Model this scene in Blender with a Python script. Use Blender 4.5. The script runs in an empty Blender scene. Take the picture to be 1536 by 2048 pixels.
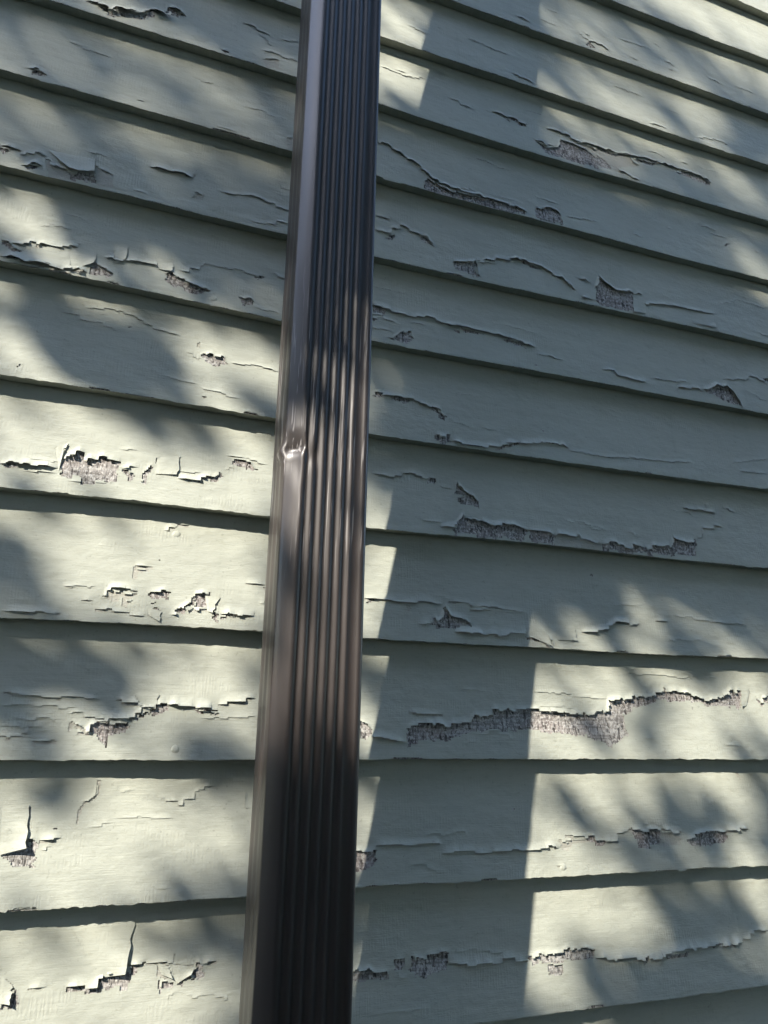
import bpy, bmesh, math, random
import numpy as np
from mathutils import Vector, Matrix

sc = bpy.context.scene
col = sc.collection
R = math.radians

# ------------------------------------------------------------------ camera
YAW, PITCH, ROLL, DIST, FPX = R(19.4565), R(15.8274), R(1.0819), 0.7140, 1445.6
fwd = Vector((math.sin(YAW)*math.cos(PITCH), math.cos(YAW)*math.cos(PITCH), math.sin(PITCH)))
right = Vector((math.cos(YAW), -math.sin(YAW), 0.0))
up = right.cross(fwd)
cr, sr = math.cos(ROLL), math.sin(ROLL)
right, up = cr*right + sr*up, -sr*right + cr*up
cam_d = bpy.data.cameras.new('camera')
cam = bpy.data.objects.new('camera', cam_d); col.objects.link(cam)
m = Matrix((right, up, -fwd)).transposed().to_4x4()
m.translation = Vector((0, -DIST, 0))
cam.matrix_world = m
cam_d.sensor_fit = 'AUTO'; cam_d.sensor_width = 36.0
cam_d.lens = FPX/2048*36.0
cam_d.clip_start = 0.02; cam_d.clip_end = 400
sc.camera = cam
sc.cycles.max_bounces = 5; sc.cycles.diffuse_bounces = 3; sc.cycles.glossy_bounces = 3

# ------------------------------------------------------------------ sky, sun, exposure
SUN_AZ, SUN_EL = R(58.0), R(40.0)        # azimuth measured from the wall's outward normal towards the left
S = Vector((-math.sin(SUN_AZ)*math.cos(SUN_EL), -math.cos(SUN_AZ)*math.cos(SUN_EL), math.sin(SUN_EL)))
world = bpy.data.worlds.new('World'); sc.world = world; world.use_nodes = True
wn = world.node_tree
sky = wn.nodes.new('ShaderNodeTexSky'); sky.sky_type = 'NISHITA'; sky.sun_disc = False
sky.sun_elevation = SUN_EL; sky.sun_rotation = math.atan2(S.x, S.y)
sky.air_density = 1.0; sky.dust_density = 0.5; sky.ozone_density = 1.3
wn.links.new(sky.outputs[0], wn.nodes['Background'].inputs[0])
wn.nodes['Background'].inputs[1].default_value = 0.15
sun_d = bpy.data.lights.new('sun', 'SUN'); sun_d.energy = 2.2; sun_d.angle = R(0.53); sun_d.color = (1.0, 0.93, 0.82)
sun = bpy.data.objects.new('sun', sun_d); col.objects.link(sun)
sun.rotation_euler = S.to_track_quat('Z', 'Y').to_euler()
sun.location = S*6
vs = sc.view_settings
vs.view_transform = 'Standard'; vs.look = 'None'; vs.gamma = 1.0; vs.use_curve_mapping = False
vs.exposure = 2.36

# ---- traced wall data (millimetres along the wall / above each board's lower edge)
LINE_Z={-4: 1.332, -3: 1.217, -2: 1.1005, -1: 0.9804, 0: 0.8709, 1: 0.7596, 2: 0.6493, 3: 0.5344, 4: 0.4228, 5: 0.3056, 6: 0.1964, 7: 0.0785, 8: -0.0407, 9: -0.1563, 10: -0.2777, 11: -0.3947, 12: -0.5097}
LINE_OFF={
 -2:[(0.617,-1.1),(0.728,-1.6),(0.941,5.2)],
 -1:[(0.341,-3.8),(0.5,-2.0),(0.715,1.0),(0.921,3.1)],
 0:[(0.234,-1.1),(0.336,-1.6),(0.494,1.0),(0.703,0.1),(0.903,3.1)],
 1:[(-0.156,2.3),(-0.102,2.1),(0.132,0.9),(0.234,-1.5),(0.335,-4.0),(0.488,-4.7),(0.691,1.0),(0.885,2.5)],
 2:[(-0.188,3.3),(-0.089,1.9),(0.131,-0.1),(0.233,-2.4),(0.334,-3.6),(0.483,-1.6),(0.679,-1.3),(0.867,2.9)],
 3:[(-0.171,1.2),(-0.075,0.1),(0.131,-1.3),(0.233,-3.3),(0.333,-2.7),(0.477,-1.2),(0.667,3.3),(0.848,5.3)],
 4:[(-0.155,3.8),(-0.062,3.5),(0.129,-1.1),(0.233,-4.6),(0.333,-3.5),(0.471,-1.4),(0.654,-0.4),(0.829,2.2)],
 5:[(-0.137,0.5),(-0.048,1.3),(0.128,-1.1),(0.234,-2.6),(0.332,-2.5),(0.465,-1.0),(0.642,0.9),(0.811,5.0)],
 6:[(-0.121,-1.1),(-0.036,1.1),(0.129,-0.5),(0.234,-1.7),(0.331,-0.1),(0.46,2.0),(0.63,0.5),(0.792,1.6)],
 7:[(-0.104,-0.1),(-0.022,0.5),(0.129,0.6),(0.232,-0.8),(0.33,-1.0),(0.454,-0.4),(0.617,-0.9),(0.773,2.3)],
 8:[(-0.087,-0.0),(-0.008,-0.6),(0.13,0.1),(0.231,0.0),(0.329,0.4),(0.448,0.3),(0.604,0.2),(0.753,-0.5)],
 9:[(-0.07,-0.6),(0.006,-0.8),(0.128,-0.4),(0.228,2.1),(0.328,1.3),(0.442,-0.2),(0.591,0.1),(0.734,-1.1)],
 10:[(0.345,0.2),(0.435,-0.2),(0.578,-0.6),(0.714,0.2)],
}
FEATURES=[
 (-1,'C',[(442.8,14.0),(456.5,17.5),(467.5,7.2)],1.4),
 (-1,'C',[(554.2,27.3),(569.4,16.6),(589.0,19.3),(608.0,10.0)],1.6),
 (-1,'W',[(559.9,9.5),(570.5,17.0),(578.1,9.9),(570.4,3.2)],1.2),
 (-1,'C',[(560.1,35.7),(575.9,28.1)],1),
 (-1,'C',[(714.7,34.5),(727.2,36.8),(733.0,21.2)],1.2),
 (-1,'C',[(642.5,16.0),(661.9,12.4)],0.7),
 (-1,'C',[(720.3,23.1),(728.7,18.3)],1),
 (0,'C',[(432.7,14.4),(445.3,11.5),(468.6,5.9)],1.2),
 (0,'C',[(667.6,6.0),(700.1,7.5)],1),
 (0,'C',[(762.0,10.1),(795.7,19.1),(824.1,14.9)],0.7),
 (0,'W',[(817.2,15.3),(824.7,17.4),(820.7,12.0)],0.6),
 (1,'C',[(-118.3,18.9),(-104.5,12.1),(-78.8,17.2),(-55.0,24.4),(-49.5,37.7),(-42.6,25.3),(-32.9,31.8),(-29.8,49.3),(-10.6,44.4)],4),
 (1,'W',[(-103.4,11.9),(-78.8,17.2),(-55.0,24.8),(-49.4,36.7),(-43.2,24.3),(-58.6,15.4),(-80.1,8.7),(-97.4,6.7)],4.5),
 (1,'W',[(-34.4,35.6),(-29.8,49.3),(-20.2,46.9),(-8.2,44.2),(-26.3,36.7)],3),
 (1,'C',[(58.3,67.1),(76.4,57.4),(93.1,53.5)],1.2),
 (1,'C',[(79.0,56.8),(89.6,45.3),(98.2,33.0)],1),
 (1,'C',[(99.5,53.6),(117.4,57.5),(131.4,72.1)],0.8),
 (1,'U',[(84.7,12.6),(103.3,19.1),(105.1,4.0),(89.0,-1.3)],1),
 (1,'W',[(34.5,5.8),(39.7,7.4),(44.6,6.2),(37.6,1.6)],1),
 (1,'C',[(235.5,69.0),(257.9,66.8),(276.9,65.4),(304.3,76.2)],0.9),
 (1,'C',[(296.1,66.5),(305.5,58.1)],0.7),
 (1,'C',[(334.4,50.8),(347.1,51.0),(352.0,45.5),(372.0,46.0)],1.2),
 (1,'C',[(391.5,61.3),(394.5,47.4)],1.2),
 (1,'C',[(400.8,49.9),(419.9,54.9),(432.0,49.5),(457.3,49.1)],2.2),
 (1,'W',[(417.7,53.5),(432.0,49.5),(456.6,50.3),(454.8,45.6),(431.5,44.8)],1.5),
 (1,'C',[(463.5,26.4),(484.0,19.0),(504.3,25.8)],2),
 (1,'C',[(488.2,55.8),(514.1,51.9),(531.4,47.5),(567.5,46.7),(604.4,45.8),(623.9,49.6),(652.9,51.1),(682.4,52.6),(722.2,52.4),(762.8,52.5),(782.9,45.5)],2.8),
 (1,'W',[(468.2,23.1),(483.7,16.4),(504.0,23.2),(509.1,40.0),(530.3,39.5),(565.1,30.5),(582.7,26.0),(594.1,10.7),(547.9,4.8),(482.5,6.1)],2),
 (1,'U',[(531.0,44.8),(567.1,44.0),(603.7,41.5),(628.4,48.4),(631.6,39.0),(645.3,35.5),(599.1,13.3),(573.9,28.2)],2),
 (1,'W',[(713.8,48.6),(762.4,50.7),(783.2,46.7),(769.9,38.7),(729.5,39.9)],2),
 (1,'W',[(562.6,44.5),(604.2,44.7),(623.4,46.8),(603.5,40.4),(566.8,41.8)],1.5),
 (1,'W',[(637.6,46.1),(682.1,50.9),(676.1,45.3),(641.7,42.2)],1.5),
 (1,'C',[(556.4,32.8),(591.8,25.3),(612.5,9.8),(639.4,2.8)],1.6),
 (2,'C',[(-166.1,7.4),(-154.9,12.4),(-144.7,8.3)],2),
 (2,'W',[(-157.6,10.0),(-145.0,10.0),(-146.7,3.7),(-157.4,2.1)],2),
 (2,'C',[(-50.6,8.0),(-43.4,12.2)],1),
 (2,'C',[(34.4,5.2),(62.4,4.8)],0.6),
 (2,'U',[(119.7,17.0),(127.1,19.7),(127.6,2.0),(121.5,-0.2)],1),
 (2,'C',[(234.1,54.6),(248.5,57.8),(266.4,46.3),(284.6,41.6),(298.9,28.7),(309.6,19.0),(331.7,13.2),(358.3,12.5),(377.5,11.7),(404.7,8.6),(445.5,8.5)],2.6),
 (2,'W',[(303.0,22.0),(313.1,15.7),(331.6,11.3),(377.3,8.5),(379.6,13.7),(424.9,12.5),(447.9,7.9),(444.9,2.4),(395.8,-3.0),(334.7,-0.1),(296.9,0.4)],2),
 (2,'W',[(462.5,21.4),(488.1,26.8),(501.9,19.4),(504.3,1.5),(476.7,1.6),(460.6,4.7)],2),
 (2,'C',[(508.2,19.0),(565.2,24.4)],0.6),
 (2,'C',[(350.9,17.0),(370.4,20.8)],1),
 (2,'C',[(684.7,51.0),(695.7,45.6)],1.3),
 (2,'W',[(792.3,48.7),(805.2,51.1),(797.3,44.0)],1.2),
 (2,'C',[(854.2,52.0),(863.4,46.7)],1.5),
 (2,'C',[(765.9,62.0),(807.1,62.8)],0.6),
 (3,'C',[(-174.8,22.7),(-163.5,22.7),(-155.3,25.2)],2.5),
 (3,'W',[(-174.5,20.6),(-167.2,22.2),(-163.2,20.9),(-169.8,14.8)],2),
 (3,'C',[(-154.6,20.4),(-131.8,27.3),(-130.7,36.2)],2.5),
 (3,'Ft',[(-131.0,35.5),(-83.3,37.9),(-82.3,16.3),(-107.0,13.8)],9),
 (3,'U',[(-130.9,17.9),(-109.2,15.3),(-106.8,0.8),(-128.0,0.4)],2),
 (3,'U',[(-82.1,28.3),(-64.3,23.1),(-63.6,5.8),(-80.4,4.1)],1.5),
 (3,'W',[(-108.0,10.7),(-82.2,15.2),(-80.8,3.9),(-106.8,1.7)],1),
 (3,'C',[(-151.9,2.9),(-142.6,10.9),(-130.7,8.8)],2),
 (3,'W',[(-151.4,3.1),(-142.5,10.1),(-137.5,8.6),(-147.0,1.9)],1.5),
 (3,'C',[(-30.5,46.4),(-16.5,46.0),(11.9,46.9),(20.2,49.2)],3),
 (3,'U',[(19.6,19.6),(23.1,31.0),(33.8,27.7),(30.5,20.8)],1.5),
 (3,'C',[(45.3,33.9),(68.9,38.7),(92.0,43.2),(106.3,38.8),(130.5,33.0)],1.2),
 (3,'C',[(84.5,5.3),(105.3,7.3),(130.9,19.6)],0.8),
 (3,'C',[(-59.7,33.3),(-54.5,33.6)],1.2),
 (3,'C',[(117.3,65.3),(130.7,63.6)],1.2),
 (3,'C',[(-44.7,9.9),(-27.8,8.4)],0.8),
 (3,'C',[(234.9,61.7),(259.5,64.8)],1),
 (3,'C',[(232.9,40.4),(253.6,38.2),(268.1,56.9),(285.8,53.6),(300.0,49.3),(314.6,34.6)],2.2),
 (3,'W',[(251.9,39.8),(260.6,40.2),(258.7,31.4),(251.8,31.5)],1.5),
 (3,'W',[(291.1,51.0),(301.9,49.8),(313.9,35.7),(303.3,39.8)],2),
 (3,'W',[(341.6,20.7),(349.7,20.8),(375.7,28.3),(368.6,13.2),(375.3,3.3),(356.2,6.7),(338.8,9.7)],3.5),
 (3,'C',[(372.5,26.7),(396.1,36.2),(420.2,45.5),(436.1,47.5),(467.7,42.6),(491.3,35.4),(510.3,22.5),(520.7,14.1)],2.6),
 (3,'W',[(436.0,45.7),(467.7,42.6),(471.4,40.1),(439.4,40.6)],1.5),
 (3,'C',[(518.8,39.7),(545.0,37.0)],1.6),
 (3,'W',[(552.5,29.9),(559.9,50.7),(571.6,36.5),(588.2,31.4),(616.0,34.1),(609.5,2.1),(553.5,2.8),(547.0,10.0)],5),
 (3,'Fr',[(529.0,13.8),(554.6,32.6),(550.3,9.8),(526.8,6.4)],6),
 (3,'C',[(614.9,32.9),(630.3,38.6)],2),
 (3,'Fr',[(611.4,23.3),(633.3,23.6),(629.9,5.1),(607.6,1.3)],5),
 (3,'C',[(615.3,9.9),(649.4,24.9),(691.8,29.8),(743.5,27.8),(755.3,32.7)],1.8),
 (3,'Fl',[(708.4,20.0),(754.0,31.5),(751.7,5.4),(707.3,3.9)],4),
 (3,'C',[(650.7,31.9),(655.9,23.1),(672.4,25.4)],1.5),
 (3,'C',[(762.9,48.4),(807.6,68.2),(866.4,65.1)],0.6),
 (4,'C',[(-158.7,22.3),(-147.7,21.6),(-132.0,27.5),(-104.0,29.8),(-86.0,39.4)],1.6),
 (4,'W',[(-158.5,21.0),(-151.3,21.3),(-138.4,14.9),(-146.5,13.6),(-157.9,16.9)],3),
 (4,'C',[(-156.7,9.4),(-135.6,2.7),(-115.4,3.2),(-100.4,3.5),(-75.9,5.6)],5),
 (4,'W',[(-133.6,1.5),(-115.2,2.0),(-100.2,2.1),(-75.8,5.1),(-99.9,-0.4),(-114.9,0.1)],1.5),
 (4,'W',[(-74.8,13.0),(-69.2,22.8),(-61.5,15.4),(-50.6,15.7),(-56.6,7.2),(-74.0,6.6)],3.5),
 (4,'Fl',[(-96.4,30.3),(-69.8,32.6),(-69.7,18.3),(-92.2,5.7)],5),
 (4,'C',[(-61.8,27.0),(-40.2,30.8),(-25.2,33.1),(-5.5,32.6)],2.5),
 (4,'Fl',[(-55.5,50.1),(-39.9,52.3),(-39.7,31.5),(-53.2,29.6)],4),
 (4,'Fl',[(-11.9,44.6),(7.4,45.0),(5.8,30.5),(-9.5,30.6)],5),
 (4,'W',[(-0.3,27.9),(6.1,31.7),(13.2,22.5),(30.2,22.0),(48.6,18.6),(31.0,10.5),(12.0,11.6),(1.0,17.7)],3),
 (4,'C',[(10.5,29.2),(26.6,39.8),(43.0,52.8)],1),
 (4,'C',[(40.9,51.6),(80.7,54.2),(103.5,51.0)],0.7),
 (4,'C',[(113.0,43.9),(114.7,59.3),(131.2,56.1)],1.3),
 (4,'W',[(77.8,17.5),(93.6,20.7),(92.9,13.0),(83.1,9.8)],2.5),
 (4,'W',[(95.5,51.5),(106.2,52.9),(105.9,48.9),(99.1,48.1)],1.5),
 (4,'C',[(94.2,8.8),(128.2,6.9)],0.6),
 (4,'C',[(234.1,47.5),(252.4,46.0),(269.3,44.1),(286.4,44.0),(307.3,46.0),(331.9,42.4),(357.1,43.9),(378.8,40.6),(404.9,42.0),(431.0,37.4),(454.1,30.1)],2.8),
 (4,'W',[(234.1,47.9),(249.8,48.4),(247.6,40.4),(234.9,37.5)],2),
 (4,'W',[(233.9,29.8),(239.5,30.3),(238.1,25.5),(233.8,25.3)],1),
 (4,'W',[(404.6,38.0),(416.3,42.4),(419.6,37.1),(431.3,40.7),(438.9,32.7),(422.9,32.7)],2.5),
 (4,'W',[(335.4,42.8),(357.0,42.7),(379.5,40.3),(371.3,37.9),(342.4,38.9)],1.5),
 (4,'W',[(251.1,12.0),(261.7,12.4),(272.0,22.4),(281.2,22.8),(282.5,11.2),(287.9,10.1),(268.2,5.3)],1.2),
 (4,'C',[(452.8,25.9),(483.8,24.1),(495.8,18.5)],0.8),
 (4,'W',[(447.3,9.9),(452.7,10.2),(450.7,6.7)],0.6),
 (4,'C',[(549.8,20.2),(568.5,20.5),(592.4,12.9),(622.2,12.3)],1.8),
 (4,'C',[(632.3,20.4),(696.3,28.5)],0.9),
 (4,'C',[(670.7,14.1),(717.0,18.6)],2.2),
 (4,'W',[(716.1,18.5),(741.0,32.1),(766.0,27.8),(772.9,13.2),(784.8,3.7),(755.8,5.3),(735.1,16.6)],4.5),
 (4,'C',[(757.7,42.7),(790.2,47.6),(822.6,58.7),(842.8,48.2)],1.2),
 (4,'W',[(835.8,61.1),(846.7,62.3),(845.1,56.6),(836.1,56.7)],1.5),
 (5,'C',[(-75.5,88.6),(-54.9,94.6),(-35.0,93.2),(-20.4,88.0),(2.9,78.5),(24.6,78.6)],0.8),
 (5,'C',[(7.0,79.0),(24.5,79.1)],1.2),
 (5,'W',[(46.1,57.9),(55.2,62.9),(71.7,61.5),(71.8,53.5),(57.2,49.4),(47.5,53.2)],2.2),
 (5,'C',[(71.8,54.5),(101.8,59.2),(130.9,56.0)],0.8),
 (5,'C',[(28.0,63.1),(35.8,56.1),(46.2,55.9)],0.8),
 (5,'U',[(41.7,75.0),(43.9,75.5),(44.4,69.0),(42.1,68.5)],0.8),
 (5,'W',[(-30.6,80.5),(-27.6,80.7),(-28.3,77.6),(-30.5,78.0)],0.6),
 (5,'W',[(47.6,10.4),(53.7,10.6),(51.8,8.4)],0.6),
 (5,'W',[(-125.2,12.8),(-123.0,13.3),(-122.6,10.6),(-124.8,10.2)],0.5),
 (5,'C',[(236.8,50.4),(257.8,50.7),(287.5,50.7),(307.4,45.5),(320.8,42.5),(327.1,33.0),(328.6,22.1)],2.2),
 (5,'W',[(238.5,53.1),(248.8,54.3),(246.8,48.3),(238.4,46.8)],1.5),
 (5,'W',[(257.2,51.6),(282.6,53.4),(278.1,47.0),(259.0,46.4)],1.6),
 (5,'W',[(309.1,46.1),(320.8,43.2),(329.2,34.1),(323.7,32.5),(315.5,38.8)],1.6),
 (5,'W',[(312.1,8.8),(331.4,11.9),(330.9,1.8),(312.5,1.7)],3),
 (5,'C',[(332.4,4.4),(359.6,3.2),(387.5,2.9),(394.9,7.4),(424.5,15.8),(439.4,18.7),(469.4,20.4),(492.9,19.4)],2.2),
 (5,'W',[(389.4,4.6),(404.1,10.1),(424.5,16.6),(424.3,13.7),(401.9,5.6),(391.0,2.0)],1.5),
 (5,'C',[(491.7,16.3),(538.0,13.5),(578.7,17.1),(620.3,19.0),(685.8,24.0)],0.8),
 (5,'C',[(752.8,31.1),(779.9,37.1),(823.9,47.9)],0.8),
 (5,'W',[(456.6,40.0),(460.3,39.9),(459.2,36.8)],0.5),
 (5,'C',[(654.6,10.0),(660.3,6.1)],0.8),
 (6,'W',[(-72.0,39.5),(-64.6,40.4),(-22.4,39.5),(-21.9,18.6),(-47.2,13.3),(-72.9,19.3)],3.5),
 (6,'C',[(-124.6,21.3),(-115.3,26.0),(-106.3,22.9),(-94.3,23.2),(-75.1,23.3)],3),
 (6,'W',[(-122.2,22.0),(-116.2,26.5),(-110.9,25.0),(-111.1,20.9),(-119.2,19.1)],3),
 (6,'Fl',[(-81.8,45.8),(-67.3,50.9),(-72.0,39.5),(-73.8,21.3)],4),
 (6,'C',[(-24.1,51.3),(-5.2,52.1)],0.6),
 (6,'W',[(1.3,30.0),(5.8,38.3),(8.7,32.2),(4.3,18.9),(0.9,20.2)],2.5),
 (6,'Fl',[(12.5,48.7),(34.7,53.5),(33.6,31.4),(13.3,30.2)],4),
 (6,'W',[(10.5,45.7),(14.7,46.3),(16.6,36.6),(22.6,34.2),(18.3,28.8),(13.3,30.2)],2),
 (6,'C',[(34.8,51.7),(36.2,58.7)],2),
 (6,'C',[(33.6,31.4),(34.9,27.2),(45.6,28.3),(57.5,30.0),(69.2,34.4)],3),
 (6,'W',[(54.5,30.0),(69.2,34.4),(73.3,40.6),(77.0,32.8),(69.5,29.5)],3),
 (6,'W',[(87.3,57.6),(105.1,58.0),(112.8,52.2),(97.1,49.0),(87.6,51.7)],1.5),
 (6,'C',[(78.8,43.7),(88.8,48.6)],0.8),
 (6,'C',[(-21.7,30.2),(-3.5,35.8)],1.2),
 (6,'W',[(-17.9,29.3),(-4.9,31.2),(-9.6,21.9),(-13.5,23.5)],1),
 (6,'C',[(-106.9,15.6),(-90.2,18.5),(-74.5,18.7)],0.8),
 (6,'C',[(-66.5,11.7),(-47.1,12.5),(-23.9,16.6)],0.7),
 (6,'C',[(239.7,60.3),(256.9,62.3),(285.9,70.1),(302.1,66.0),(318.3,61.3)],1.8),
 (6,'W',[(305.4,66.4),(317.8,65.3),(315.5,58.4),(305.7,59.2)],1.5),
 (6,'C',[(318.1,58.0),(341.3,55.7)],0.7),
 (6,'W',[(341.8,63.4),(348.0,54.1),(369.5,46.5),(368.4,36.5),(354.2,45.5),(341.6,49.1)],5),
 (6,'C',[(700.0,70.3),(709.5,82.6),(713.6,71.7)],1),
 (6,'W',[(341.9,43.9),(358.7,47.4),(368.4,46.0),(367.7,37.1),(344.2,36.7)],3),
 (6,'C',[(318.8,6.1),(335.7,8.6),(349.4,22.0)],2),
 (6,'Fl',[(349.4,38.0),(369.2,37.3),(370.8,22.7),(350.1,22.1)],4),
 (6,'W',[(335.0,8.2),(348.5,23.2),(356.7,18.7),(371.5,22.8),(378.2,19.1),(391.2,15.3),(412.9,19.3),(431.3,15.6),(422.5,0.7),(376.1,1.4),(336.2,1.8)],3),
 (6,'W',[(432.3,15.0),(456.2,15.1),(467.8,12.9),(464.4,1.0),(432.5,0.3)],3),
 (6,'U',[(467.9,13.9),(508.7,13.4),(531.9,8.3),(530.6,-0.1),(465.4,-0.2)],3),
 (6,'W',[(533.3,9.9),(575.1,10.9),(595.9,9.6),(590.2,0.5),(531.7,-0.3)],3),
 (6,'W',[(595.4,10.9),(638.2,17.5),(642.8,25.6),(661.6,23.3),(680.8,26.2),(673.4,6.6),(593.8,2.6)],3.5),
 (6,'C',[(681.1,27.3),(695.1,40.6),(726.3,55.0)],1),
 (6,'C',[(666.3,69.6),(702.0,70.8),(720.2,71.3)],2.5),
 (6,'C',[(732.9,76.9),(754.6,76.6)],2),
 (6,'C',[(573.7,26.0),(589.3,22.4)],1),
 (7,'C',[(25.1,90.6),(29.4,95.3),(38.7,99.5)],1.1),
 (7,'C',[(39.0,96.3),(49.9,100.7)],1.1),
 (7,'C',[(26.8,102.8),(28.0,94.5)],0.6),
 (7,'C',[(3.7,42.9),(3.7,54.4),(18.1,54.5)],1.2),
 (7,'U',[(3.8,53.8),(18.4,55.1),(17.3,53.0),(7.0,51.1),(5.6,43.0)],1),
 (7,'W',[(24.7,63.9),(26.6,64.1),(26.8,62.1),(24.9,61.9)],0.5),
 (7,'C',[(-104.7,3.9),(-83.9,5.4),(-60.8,5.7),(-55.7,5.4)],1.6),
 (7,'C',[(-57.6,19.2),(-54.3,32.7),(-45.5,31.4)],1.4),
 (7,'C',[(-40.3,17.5),(-32.0,19.9),(-29.8,30.6)],1.2),
 (7,'C',[(-54.0,30.8),(-38.4,30.0),(-28.2,32.2)],0.9),
 (7,'C',[(-22.3,19.6),(-17.3,29.5),(-7.0,32.3),(8.4,31.9)],2),
 (7,'U',[(-20.8,21.6),(-16.4,29.2),(-6.8,31.1),(8.6,30.5),(0.9,26.0),(-12.7,20.3)],1.2),
 (7,'W',[(18.2,31.2),(37.4,31.7),(36.3,23.3),(20.1,24.5)],2),
 (7,'U',[(-3.9,23.8),(4.6,25.3),(-0.3,17.3),(-2.8,19.0)],1.5),
 (7,'W',[(20.5,21.0),(25.0,21.3),(24.9,19.0),(21.2,19.1)],1),
 (7,'W',[(25.8,17.1),(29.1,16.9),(28.6,14.4),(26.0,14.8)],1),
 (7,'Fl',[(17.8,16.6),(30.8,14.5),(30.2,5.4),(19.1,7.4)],4),
 (7,'C',[(-27.0,8.0),(-15.6,14.3),(2.6,9.8)],1),
 (7,'C',[(2.8,7.9),(17.3,6.9)],1),
 (7,'W',[(59.7,31.3),(74.0,32.7),(72.5,17.9),(61.1,18.5)],2.5),
 (7,'Fl',[(70.2,31.1),(86.2,32.2),(80.4,14.8),(75.0,17.4)],4),
 (7,'W',[(75.0,17.4),(81.8,17.9),(85.5,4.9),(79.4,9.8)],1.5),
 (7,'C',[(37.7,7.2),(41.7,10.4),(49.6,15.2),(60.8,17.1)],2.5),
 (7,'W',[(38.9,9.8),(49.6,15.2),(55.7,21.1),(57.3,25.2),(59.6,27.3),(59.7,19.4),(49.9,11.9)],2),
 (7,'C',[(57.1,15.7),(74.1,18.0)],1.5),
 (7,'C',[(86.5,10.8),(99.5,14.0),(115.3,13.8),(119.5,17.3)],3.2),
 (7,'W',[(86.9,12.8),(95.6,13.8),(93.8,11.3),(88.1,9.0)],2),
 (7,'C',[(108.0,38.9),(113.6,47.2),(127.7,48.7)],1.2),
 (7,'C',[(122.8,23.6),(130.7,28.3)],1.5),
 (7,'C',[(126.0,42.3),(131.0,44.8)],1),
 (7,'C',[(234.3,39.8),(237.4,42.4),(251.0,41.9),(266.3,39.2),(323.4,42.7)],2),
 (7,'W',[(235.3,42.2),(242.5,41.6),(240.1,37.9),(235.2,38.2)],1.5),
 (7,'U',[(280.3,39.0),(285.7,39.4),(282.9,30.4),(280.4,31.4)],1),
 (7,'C',[(292.2,18.4),(309.4,17.4)],2),
 (7,'W',[(324.4,42.2),(329.3,31.1),(342.7,26.5),(359.6,18.4),(341.5,16.9),(309.4,17.4),(309.7,23.9),(323.7,27.7)],3),
 (7,'C',[(330.0,43.8),(356.3,43.3),(393.3,41.0),(427.7,36.9)],1),
 (7,'C',[(355.8,35.7),(383.0,40.4)],1.2),
 (7,'C',[(336.3,10.1),(354.2,10.1),(377.2,9.1),(407.9,11.8),(421.7,11.9),(446.1,10.6),(458.5,2.0)],3),
 (7,'W',[(421.6,10.7),(442.5,10.5),(457.5,2.0),(442.1,6.8),(424.8,8.4)],2),
 (7,'Fl',[(424.3,38.3),(448.2,24.0),(455.3,4.9),(421.8,12.8)],5),
 (7,'C',[(461.8,8.7),(478.1,9.6),(490.1,12.4)],2.5),
 (7,'Fl',[(459.9,23.1),(489.1,24.9),(489.3,11.7),(463.6,8.5)],3.5),
 (7,'C',[(497.7,20.0),(520.3,22.0),(546.4,31.6),(561.1,34.2),(580.7,33.7)],2.4),
 (7,'C',[(604.1,40.2),(625.8,39.0)],2.2),
 (7,'C',[(630.9,48.3),(692.9,42.3)],0.6),
 (7,'C',[(688.1,40.4),(697.2,42.5),(749.5,40.3)],0.8),
 (7,'W',[(519.9,93.6),(524.2,93.9),(523.7,90.9),(519.4,90.5)],0.5),
 (8,'C',[(-92.3,55.7),(-71.1,52.7),(-56.5,52.7),(-46.4,50.7),(-24.8,52.0),(-12.9,51.5)],1.3),
 (8,'C',[(-0.8,50.9),(11.4,50.2),(28.4,46.9)],1.8),
 (8,'Fl',[(13.0,59.2),(36.7,59.2),(36.4,46.7),(20.3,48.6)],4),
 (8,'C',[(91.1,49.9),(113.8,52.1),(125.7,54.6)],2.2),
 (8,'C',[(-29.2,20.9),(-19.6,23.6),(-13.8,30.2),(-3.9,32.4),(13.0,35.2),(21.3,38.8),(29.8,41.6),(33.7,47.0),(45.3,47.2),(52.7,45.6),(63.4,47.5),(76.6,44.1),(92.6,41.0)],2.8),
 (8,'W',[(29.3,43.4),(34.4,48.5),(44.8,48.7),(44.3,42.2),(34.1,37.8)],3),
 (8,'W',[(-13.9,28.8),(-3.8,31.6),(14.0,34.0),(10.5,25.6),(-2.7,22.1),(-4.6,9.8),(-14.0,18.6),(-22.7,21.5)],2.5),
 (8,'W',[(64.4,47.2),(92.6,41.6),(76.7,41.9)],2),
 (8,'W',[(19.6,38.3),(29.8,41.6),(30.0,39.5),(21.6,35.3)],2),
 (8,'C',[(-61.8,11.2),(-62.0,14.5),(-46.3,14.7)],1.5),
 (8,'C',[(-89.6,18.7),(-80.4,19.5),(-72.5,19.0)],1),
 (8,'C',[(-73.1,23.4),(-65.5,25.2),(-64.6,19.4)],1.2),
 (8,'C',[(-35.5,25.0),(-34.7,30.9),(-23.1,24.4)],1.4),
 (8,'C',[(-39.8,38.5),(-21.3,37.3),(-15.8,33.1)],1),
 (8,'C',[(-22.8,35.8),(-7.4,33.8)],1.4),
 (8,'C',[(-93.6,43.9),(-74.8,45.2),(-48.6,42.6),(-28.9,44.0)],0.7),
 (8,'C',[(-82.4,32.4),(-60.3,33.7),(-43.8,31.6)],0.7),
 (8,'C',[(75.3,36.8),(105.1,36.8),(128.0,38.4)],0.8),
 (8,'W',[(231.7,34.8),(240.6,33.6),(245.1,23.9),(237.3,18.2),(231.7,18.2)],2.5),
 (8,'C',[(238.8,26.0),(246.0,20.8),(267.7,18.3),(281.3,18.3)],3.2),
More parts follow.
